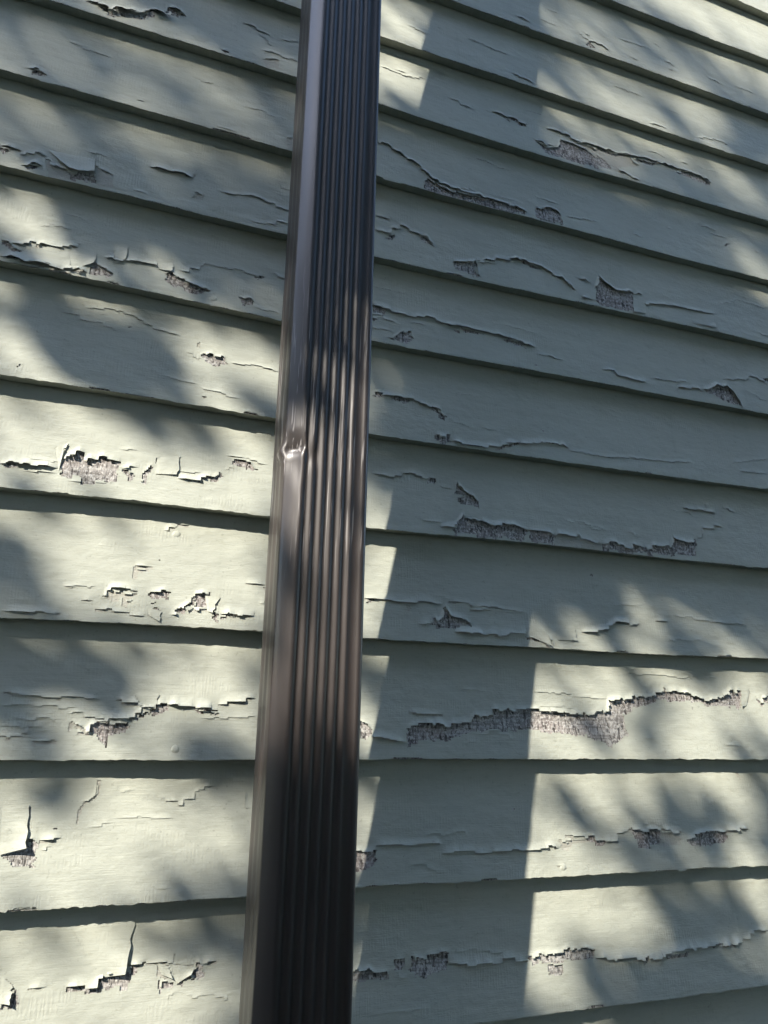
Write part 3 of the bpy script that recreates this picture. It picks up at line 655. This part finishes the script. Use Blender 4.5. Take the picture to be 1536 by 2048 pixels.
M_core = M_wood
traced = range(-3, 12)
for k in sorted(ZL):
    if k-1 not in ZL: continue
    ex = np.array([XL, XR])
    xk = xs if k in traced else ex
    # the board itself: weathered wood wedge, painted lower edge
    tint_off = 0.0
    en = .0003*noise1(xk, .011, 300+k)+.0003*noise1(xk, .004, 400+k)
    Hk = zbot(k-1, xk)-zbot(k, xk)
    fr0 = surf(k, xk, np.zeros(len(xk))+np.where(np.abs(xk) < 1.2, en*.5, 0), 0.0)
    fr1 = surf(k, xk, Hk*.5, 0.0)
    fr2 = surf(k, xk, Hk+.022, 0.0)
    bk0 = fr0+np.array([0, TH*.985, 0]); bk1 = fr2+np.array([0, .0012, 0])
    V = np.concatenate([fr0, fr1, fr2, bk1, bk0]); n = len(xk); F = []; mi = []
    idx = np.arange(n-1)
    for a, b, mm in ((0, 1, 0), (1, 2, 0), (2, 3, 0), (3, 4, 0), (4, 0, 1)):
        F.append(np.stack([a*n+idx, a*n+idx+1, b*n+idx+1, b*n+idx], 1)); mi.append(np.full(n-1, mm))
    F.append(np.array([[0, n, 3*n, 4*n], [n, 2*n, 3*n, n], [n-1, 5*n-1, 4*n-1, 2*n-1], [2*n-1, 4*n-1, 3*n-1, 2*n-1]])[[0, 2]]); mi.append(np.array([1, 1]))
    plain = k not in traced
    bo = mesh_np('clapboard', V, np.concatenate(F), [M_paint, M_paint] if plain else [M_wood, M_paint], wall, False, np.concatenate(mi))
    place(bo)
    if plain: continue
    # ---- paint coats on this board
    feats = [f for f in FEATURES if f[0] == k]
    hr = np.random.default_rng(8100+k)                 # stray hairline cracks
    for _ in range(9):
        x0_, h0_ = hr.uniform(-150, 920), hr.uniform(14, 80); pl = [(x0_, h0_)]
        for _ in range(hr.integers(3, 8)): pl.append((pl[-1][0]+hr.uniform(3, 13), pl[-1][1]+hr.choice([-2.6, -1.3, 0, 0, 1.3])))
        feats.append((k, 'C', pl, hr.uniform(.35, .8)))
    Hm = float(Hk.max())+.008
    fine = np.zeros(int(Hm/.0013)+1, bool); g = np.arange(len(fine))*.0013
    for f in feats:
        lo = min(q[1] for q in f[2])/1000; hi = max(q[1] for q in f[2])/1000
        fine[(g > lo-.004) & (g < hi+.012)] = True
    rows = [0.0]
    for q in range(1, len(g)):
        if fine[q] or fine[q-1] or g[q]-rows[-1] > .0075: rows.append(g[q])
    rows = np.array(rows); NR = len(rows)-1
    xc = (xs[:-1]+xs[1:])/2; hc = (rows[:-1]+rows[1:])/2
    XX, HH = np.meshgrid(xc, hc, indexing='ij')
    jx = .0011*noise1(HH.ravel(), .003, 900+k).reshape(HH.shape)
    # block noise so torn edges run in little rectangular steps like the wood grain
    bq = np.random.default_rng(700+k)
    stepx = np.cumsum(bq.choice([.003, .005, .008, .013], 1400)); stepj = bq.normal(0, .0016, 1401)
    blk = stepj[np.searchsorted(stepx, xc+.3)]
    hole_w = np.zeros(XX.shape, bool); hole_t = np.zeros(XX.shape, bool)
    lips = []
    r = np.random.default_rng(1000+k)
    for (_, typ, pts, amp) in feats:
        P = [(a/1000, b/1000) for a, b in pts]
        if typ in 'WU':
            ins = pip(P, XX+jx, HH+blk[:, None])
            if typ == 'W': hole_w |= ins
            hole_t |= ins
            cols = np.nonzero(ins.any(1))[0]
            if len(cols) == 0: continue
            top = NR-1-np.argmax(ins[:, ::-1], 1)
            jl = np.full(NC, -1); jl[cols] = top[cols]+1
            bot = np.argmax(ins, 1)
            lips.append((jl, amp*.72, cols[0], cols[-1], .0085 if amp > 2.5 else .006))
        elif typ == 'C':
            mono = all(P[i+1][0]-P[i][0] > .0008 for i in range(len(P)-1))
            if not mono:                               # doubling or vertical lines: cut a thin slit as well
                for (a, b) in zip(P[:-1], P[1:]):
                    dd = np.array(b)-np.array(a); ln = np.hypot(*dd)+1e-9
                    t = np.clip(((XX-a[0])*dd[0]+(HH-a[1])*dd[1])/ln**2, 0, 1)
                    ds = np.hypot(XX-a[0]-t*dd[0], HH-a[1]-t*dd[1])
                    hole_t |= ds < (.0010 if amp < 1 else .0014)
            PP = sorted(P)
            px_, py_ = [q[0] for q in PP], [q[1] for q in PP]
            cols = np.nonzero((xc >= px_[0]) & (xc <= px_[-1]))[0]
            if len(cols) < 2: continue
            segs = stepped(xc[cols[0]], xc[cols[-1]], r)
            sid = np.searchsorted(segs, xc[cols], side='right')-1
            jl = np.full(NC, -1)
            for s_ in np.unique(sid):
                cc = cols[sid == s_]; hm = np.interp(xc[cc].mean(), px_, py_); hm = (round(hm/.0026)*.0026 if amp >= 1 else hm)+r.normal(0, .0007)
                jl[cc] = np.clip(np.searchsorted(rows, hm), 1, NR)
            lips.append((jl, amp*.95, cols[0], cols[-1], .005+.0018*amp))
            if amp >= 1:                               # the paint has also dropped off in a narrow ragged strip
                w = np.zeros(NC, int)
                for s_ in np.unique(sid):
                    cc = cols[sid == s_]; w[cc] = r.choice([0, 0, 1, 1, 2])
                for c_ in cols:
                    if w[c_]: hole_t[c_, max(0, jl[c_]-w[c_]):jl[c_]] = True
        else:
            ctr = np.mean(P, 0)
            sh = [tuple(ctr+(np.array(q)-ctr)*.93) for q in P]
            if typ == 'Ft': hole_t |= pip([P[0], P[1], sh[2], sh[3]], XX, HH)
            else: hole_t |= pip(sh, XX, HH)
    lift = np.zeros((NC, NR, 4))
    for li, (jl, amp, c0, c1, lam) in enumerate(lips):
        ok = jl >= 0
        # seams between flakes: amplitude jumps
        if amp >= 1.8:
            sgs = stepped(xs[c0], xs[c1+1], r, 2.6)
            sid = np.clip(np.searchsorted(sgs, xc, side='right')-1, 0, None)
            sa = r.uniform(.7, 1.1, len(sgs)+2)
        else:
            sid = np.zeros(NC, int); sa = np.ones(2)
        taper = np.clip(np.minimum(xs-xs[c0], xs[c1+1]-xs)/.008, 0, 1)
        wav = 1+.25*noise1(xs, .006, 5000+li+60*k)
        AL = amp/1000*sa[sid]*taper[:-1]*wav[:-1]; AR = amp/1000*sa[sid]*taper[1:]*wav[1:]
        hl = rows[np.clip(jl, 0, NR)]
        kern = np.ones(3); cc = np.where(ok, hl, 0.0); wgt = ok.astype(float)
        hs_ = np.convolve(cc, kern, 'same')/np.maximum(np.convolve(wgt, kern, 'same'), 1)
        hv = np.empty(NC+1); hv[1:-1] = np.where(ok[1:] & ok[:-1], (hs_[1:]+hs_[:-1])/2, np.where(ok[1:], hs_[1:], hs_[:-1])); hv[0] = hs_[0]; hv[-1] = hs_[-1]
        hL, hR = hv[:-1], hv[1:]
        above = ok[:, None] & (np.arange(NR)[None, :] >= jl[:, None])
        def prof(d): return np.clip(1-np.maximum(d, 0)/lam, 0, 1)**2
        r0, r1 = rows[:-1][None, :], rows[1:][None, :]
        dd4 = (r0-hL[:, None], r0-hR[:, None], r1-hR[:, None], r1-hL[:, None])
        for q, (A, d) in enumerate(zip((AL, AR, AR, AL), dd4)):
            lift[:, :, q] = np.maximum(lift[:, :, q], np.where(above, np.maximum(A, 0)[:, None]*prof(d), 0))
        # lower side of the crack curls a touch too
        below = ok[:, None] & (np.arange(NR)[None, :] < jl[:, None])
        for q, (A, d) in enumerate(zip((AL, AR, AR, AL), dd4)):
            lift[:, :, q] = np.maximum(lift[:, :, q], np.where(below, np.maximum(A, 0)[:, None]*.10*np.clip(1-np.maximum(-d, 0)/.004, 0, 1)**2, 0))
    # drips and chips along the lower edge
    edge = .00032*noise1(xs, .011, 2000+k)+.00028*noise1(xs, .0035, 2100+k)
    nb = noise1(xs, .03, 2200+k); edge += np.where(nb > 1.9, -.0015, 0)+np.where(nb < -1.8, .0022, 0)
    edge = np.where((xs > FX0) & (xs < FX1), edge, 0)
    top = grid_faces(~hole_t, lift, k, rows, .0008, 'paint_coat', M_paint, bo, edge)
    top.matrix_parent_inverse = Matrix.Identity(4)
    # undercoat shows where the top coat is gone
    near = hole_t.copy()
    for _ in range(5):
        q = near.copy(); q[1:] |= near[:-1]; q[:-1] |= near[1:]; q[:, 1:] |= near[:, :-1]; q[:, :-1] |= near[:, 1:]; near = q
    kp = near & ~hole_w
    if kp.any():
        grid_faces(kp, np.zeros((NC, NR, 4)), k, rows, .0004, 'undercoat', M_under, bo)['kind'] = 'stuff'
    for (_, typ, pts, amp) in feats:
        if typ[0] == 'F': flake_mesh(k, pts, typ, amp, bo, r)
    for (nk, nx, nh) in NAILS:
        if nk == k:
            bm = bmesh.new(); bmesh.ops.create_uvsphere(bm, u_segments=14, v_segments=8, radius=.0042)
            me = bpy.data.meshes.new('nail_head'); bm.to_mesh(me); bm.free()
            for pl in me.polygons: pl.use_smooth = True
            me.materials.append(M_paint)
            no = bpy.data.objects.new('nail_head', me); link(no, bo)
            q = surf(k, np.array([nx/1000]), np.array([nh/1000]), .0008)[0]
            no.matrix_basis = Matrix.Translation(q) @ Matrix.Diagonal((.9, .13, .9, 1))

# sheathing behind the boards so no light leaks through
bm = bmesh.new(); bmesh.ops.create_cube(bm, size=1)
me = bpy.data.meshes.new('sheathing'); bm.to_mesh(me); bm.free()
zt, zl = ZL[-13], ZL[21]
sh = bpy.data.objects.new('sheathing', me); me.materials.append(simple('sheathing_board', (.25, .2, .15)))
link(sh, wall); place(sh)
sh.matrix_basis = Matrix.Translation(((XL+XR)/2, .10, (zt+zl)/2)) @ Matrix.Diagonal((XR-XL-.02, .16, zt-zl-.06, 1))

# foundation and lawn
bm = bmesh.new(); bmesh.ops.create_cube(bm, size=1)
me = bpy.data.meshes.new('foundation'); bm.to_mesh(me); bm.free(); me.materials.append(simple('foundation_concrete', (.28, .27, .25)))
fo = bpy.data.objects.new('foundation', me); link(fo, wall); place(fo)
fo.matrix_basis = Matrix.Translation(((XL+XR)/2, .10, (-1.55+zl)/2-.02)) @ Matrix.Diagonal((XR-XL, .17, zl+1.5+.0, 1))
lw = mesh_np('lawn', [(-150, -150, -1.5), (150, -150, -1.5), (150, 150, -1.5), (-150, 150, -1.5)], [(0, 1, 2, 3)], [simple('lawn_grass', (.034, .038, .026), .95, .4, 3)])
lw['kind'] = 'structure'

# ------------------------------------------------------------------ downspout
DS = empty('downspout', (.155, -.08, -1.4), 'dark brown ribbed metal downspout with a dent, standing off the wall', 'downspout')
DINV = Matrix.Translation((-.155, .08, 1.4))
W_, P_, C_ = .071, .064, .0115
G0, GZ, X0, LX = .077, .039, .115, -.009
prof = []                    # (u, v, dent weight)
for v in np.linspace(0, P_-C_, 22):
    s_ = v/(P_-C_); prof.append((-.0009*(.5-.5*math.cos(2*math.pi*3*s_)), v))
def arc(cx, cy, rr, a0, a1, n):
    return [(cx+rr*math.cos(a), cy+rr*math.sin(a)) for a in np.linspace(a0, a1, n)]
# left chamfer with softened shoulders
for s_ in np.linspace(.06, .94, 12):
    bul = .0006*math.sin(math.pi*s_)
    prof.append((C_*s_-bul*.7, P_-C_+C_*s_+bul*.7))
prof.append((C_+.0004, P_))
pitch, g0 = .0087, C_+.0015
for s_ in np.linspace(0, 5, 71):
    prof.append((g0+s_*pitch, P_-.0019*math.sin(math.pi*(s_ % 1.0))**1.6 if 0 < s_ < 5 else P_))
for s_ in np.linspace(.08, 1, 12):
    prof.append((g0+5*pitch+s_*(W_-.0045-g0-5*pitch), P_-.0016*math.sin(math.pi*s_)**.8))
rc = .0035
prof += arc(W_-rc, P_-rc, rc, math.pi/2, 0, 7)
for v in np.linspace(P_-rc-.002, 0, 16): prof.append((W_, v))
prof = np.array(prof)
zs = np.concatenate([np.arange(-1.42, .10, .04), np.arange(.10, .42, .0022), np.arange(.42, 2.5, .04)])
U, Zg = np.meshgrid(np.arange(len(prof)), zs, indexing='xy')
u = prof[U, 0]; v = prof[U, 1]
zc = .219
cu, cv = C_*.55, P_-C_*.45
dist = np.hypot(u-cu, v-cv)
wt = np.exp(-(dist/.0095)**4)
dz = Zg-zc-.0008*np.sin((u-cu)*200)
pinch = np.where(dz > 0, np.clip(1-dz/.019, 0, 1)**1.5, np.clip(1+dz/.0085, 0, 1)**1.6)
env = np.where(dz > 0, np.exp(-(dz/.062)**2), np.exp(-(dz/.040)**2))
crease = np.exp(-(dz/.006)**2)
dent = (.0044*pinch+.0020*env*(1+.2*np.sin(Zg*120+u*300)))*wt
# crushed first rib beside the crease
rib = np.exp(-((u-(g0+pitch))/.004)**2)*np.exp(-((dz+.006)/.008)**2)*.0014
# gentle oil-canning
wav = .00035*np.sin(Zg*23+u*60)+.00025*np.sin(Zg*51+1.3)
uu = u+dent*.72-wav*.3; vv = v-dent*.72-rib*(v > P_-.004)+wav*.4
uu = uu-.0030*crease*env*np.exp(-((u-0)/.004)**2)*(v > P_*.45)
Vx = X0+uu+LX*Zg; Vy = -(G0+GZ*Zg)-vv
V = np.stack([Vx, Vy, Zg], -1).reshape(-1, 3)
nu = len(prof); F = []
a = np.arange(len(zs)-1)[:, None]*nu; b = np.arange(nu)[None, :]; b2 = (b+1) % nu
F = np.stack([a+b, a+nu+b, a+nu+b2, a+b2], -1).reshape(-1, 4)
pipe = mesh_np('pipe', V, F, [M_pipe], DS); pipe.matrix_parent_inverse = DINV
so = pipe.modifiers.new('sheet', 'SOLIDIFY'); so.thickness = .0006; so.offset = -1
# straps that hold it to the wall, above and below the view
for z in (2.05, -1.05):
    g = G0+GZ*z; x0 = X0+LX*z
    pts = [(x0-.03, -.001), (x0-.004, -.001), (x0-.0035, -g-P_*.8), (x0+C_*.6, -g-P_-.0045), (x0+W_+.0025, -g-P_-.003), (x0+W_+.0025, -.001), (x0+W_+.03, -.001)]
    Vs = [(px_, py_, z+d) for d in (-.012, .012) for px_, py_ in pts]; n = len(pts)
    o = mesh_np('strap', Vs, [(i, i+1, n+i+1, n+i) for i in range(n-1)], [M_pipe], DS, False); o.matrix_parent_inverse = DINV
    so = o.modifiers.new('sheet', 'SOLIDIFY'); so.thickness = .001

# ------------------------------------------------------------------ the small tree whose leaves dapple the wall
tree = empty('shade_tree', (-1.2, -1.75, -1.5), 'small leafy tree left of the view, dappling the wall with shade', 'tree')
TINV = Matrix.Translation((1.2, 1.75, 1.5))
lr = np.random.default_rng(5)
Sn = np.array(S)
gaps = [(t, [(a/1000, b/1000) for a, b in pts]) for t, pts in SUN_GAPS]
# openings through which the sun reaches the downspout itself (it stands off the wall, so these lie to the right)
gaps += [(1.0, [(.26, -.055), (.47, -.055), (.47, -.005), (.26, .02)]), (.5, [(.26, -.16), (.47, -.16), (.47, -.055), (.26, -.055)]), (.95, [(.26, -.24), (.47, -.24), (.47, -.16), (.26, -.16)])]
def trans(X, Z):
    T = np.zeros(X.shape)
    for t, poly in gaps: T = np.maximum(T, t*pip(poly, X, Z))
    return T
C = np.concatenate([lr.uniform([-.4, -.5], [1.35, 1.55], (11000, 2)), lr.uniform([-1.3, -.9], [1.9, 1.6], (4000, 2))])
T5 = np.array([trans(C[:, 0]+a, C[:, 1]+b) for a, b in ((0, 0), (.03, 0), (-.03, 0), (0, .015), (0, -.015))])
Tm = .5*T5.mean(0)+.55*T5.max(0)
C = C[lr.uniform(size=len(C)) > Tm]
D2 = lr.uniform([-.4, -.5], [1.35, 1.55], (22000, 2))       # the thick of the crown, away from any opening
T2 = np.max([trans(D2[:, 0]+a, D2[:, 1]+b) for a, b in ((0, 0), (.05, 0), (-.05, 0), (0, .025), (0, -.025), (.03, .02), (-.03, -.02))], 0)
D2 = D2[T2 < .05]; C = np.concatenate([C, D2])
Dn = np.clip(lr.normal(3.3, .25, len(C)), 2.7, 4.0)+2.4*np.clip((C[:, 0]-.42)/.2, 0, 1)*np.clip((C[:, 1]-.35)/.2, 0, 1)+2.4*np.clip((.22-C[:, 0])/.1, 0, 1)*np.clip((C[:, 1]-.55)/.1, 0, 1)
P = np.stack([C[:, 0], np.zeros(len(C)), C[:, 1]], 1)+Dn[:, None]*Sn
def leaf_mesh(P, r, size=(.032, .052)):
    n = len(P); nrm = r.normal(size=(n, 3)); nrm += Sn*.9; nrm /= np.linalg.norm(nrm, axis=1)[:, None]
    t = np.cross(nrm, r.normal(size=(n, 3))); t /= np.linalg.norm(t, axis=1)[:, None]; s = np.cross(nrm, t)
    L = r.uniform(*size, n)[:, None]
    q = [P-t*L*.5, P-t*L*.12+s*L*.30, P+t*L*.22+s*L*.24, P+t*L*.55, P+t*L*.22-s*L*.24, P-t*L*.12-s*L*.30]
    V = np.stack(q, 1); V[:, [1, 2, 4, 5]] += (nrm*L*.08)[:, None, :]
    i = np.arange(n)[:, None]*6
    F = np.concatenate([i+np.array([[0, 1, 2, 3]]), i+np.array([[0, 3, 4, 5]])])
    return V.reshape(-1, 3), F
V, F = leaf_mesh(P, lr)
M_leaf = simple('leaf_green', (.07, .11, .03), .55, .35, 9)
cr_ = mesh_np('crown', V, F, [M_leaf], tree, False); cr_.matrix_parent_inverse = TINV; cr_['kind'] = 'stuff'
# trunk and limbs
def tube(path, radii, n=9):
    V = []; F = []
    for i, (p_, r_) in enumerate(zip(path, radii)):
        p_ = Vector(p_); d = (Vector(path[min(i+1, len(path)-1)])-Vector(path[max(i-1, 0)])).normalized()
        a = d.orthogonal().normalized(); b = d.cross(a)
        for j in range(n):
            an = 2*math.pi*j/n; V.append(p_+(a*math.cos(an)+b*math.sin(an))*r_)
    for i in range(len(path)-1):
        for j in range(n): F.append((i*n+j, i*n+(j+1) % n, (i+1)*n+(j+1) % n, (i+1)*n+j))
    return V, F
base = Vector((-1.2, -1.75, -1.5)); fork = Vector((-1.23, -1.7, 2.9))
VV, FF = tube([base, base.lerp(fork, .3)+Vector((.03, .02, 0)), base.lerp(fork, .7)+Vector((-.03, 0, 0)), fork], [.11, .08, .07, .06])
solid = P[-len(D2):][(D2[:, 0] > .45) & (D2[:, 1] > .1) & (D2[:, 1] < .75)]
shade_pts = solid[lr.choice(len(solid), 9, replace=False)]
for q in shade_pts:
    q = Vector(q)
    mid = fork.lerp(q, .5)+Vector((0, 0, .04))
    v2, f2 = tube([fork, fork.lerp(mid, .5)+Vector((0, 0, .05)), mid, q], [.030, .018, .010, .004], 6)
    o_ = len(VV); VV += v2; FF += [tuple(i+o_ for i in f) for f in f2]
tk = mesh_np('trunk', [tuple(v) for v in VV], FF, [simple('bark', (.10, .075, .055), .9, .4, 25)], tree); tk.matrix_parent_inverse = TINV

# ------------------------------------------------------------------ unseen hedges behind and left of the camera, added to block low sky
M_block_hedge = simple('block_hedge_green', (.035, .055, .022), .6, .35, 6)
def make_sky_block_hedge(label, p0, p1, h, n):
    p0, p1 = np.array(p0), np.array(p1); ctr = (p0+p1)/2; ln = np.hypot(*(p1-p0)); d = (p1-p0)/ln; nn = np.array([-d[1], d[0]])
    hg = empty('sky_block_hedge', (ctr[0], ctr[1], -1.5), label, 'hedge'); inv = Matrix.Translation((-ctr[0], -ctr[1], 1.5))
    a = lr.uniform(0, ln, n); b = np.where(lr.uniform(size=n) < .65, .4*np.sign(lr.normal(size=n))+.12*lr.normal(size=n), lr.uniform(-.4, .4, n)); z = lr.uniform(0, h, n)
    z = z+.35*noise1(a, .7, int(n) % 97)*z/h
    xy = p0+a[:, None]*d+b[:, None]*nn
    V, F = leaf_mesh(np.column_stack([xy, z-1.5]), lr, (.16, .28))
    o = mesh_np('foliage', V, F, [M_block_hedge], hg, False); o.matrix_parent_inverse = inv; o['kind'] = 'stuff'
    for q in np.arange(.5, ln, 1.1):
        x, y = p0+q*d
        v2, f2 = tube([(x, y, -1.5), (x+.05, y-.02, 0), (x, y, h-2.0)], [.06, .045, .015], 7)
        o = mesh_np('stem', [tuple(v) for v in v2], f2, [bpy.data.materials['bark']], hg); o.matrix_parent_inverse = inv
make_sky_block_hedge('unseen tall hedge behind the camera, added to block the low sky', (-1.7, -2.5), (7.4, -2.5), 6.4, 14000)  # added occluder, keeps skylight on the wall coming from above
make_sky_block_hedge('unseen hedge on the left, added to block the low sky below the sun', (-5.0, -9.0), (-5.0, -.4), 5.4, 14000)  # added occluder, shuts out low sky at left but clears the sun
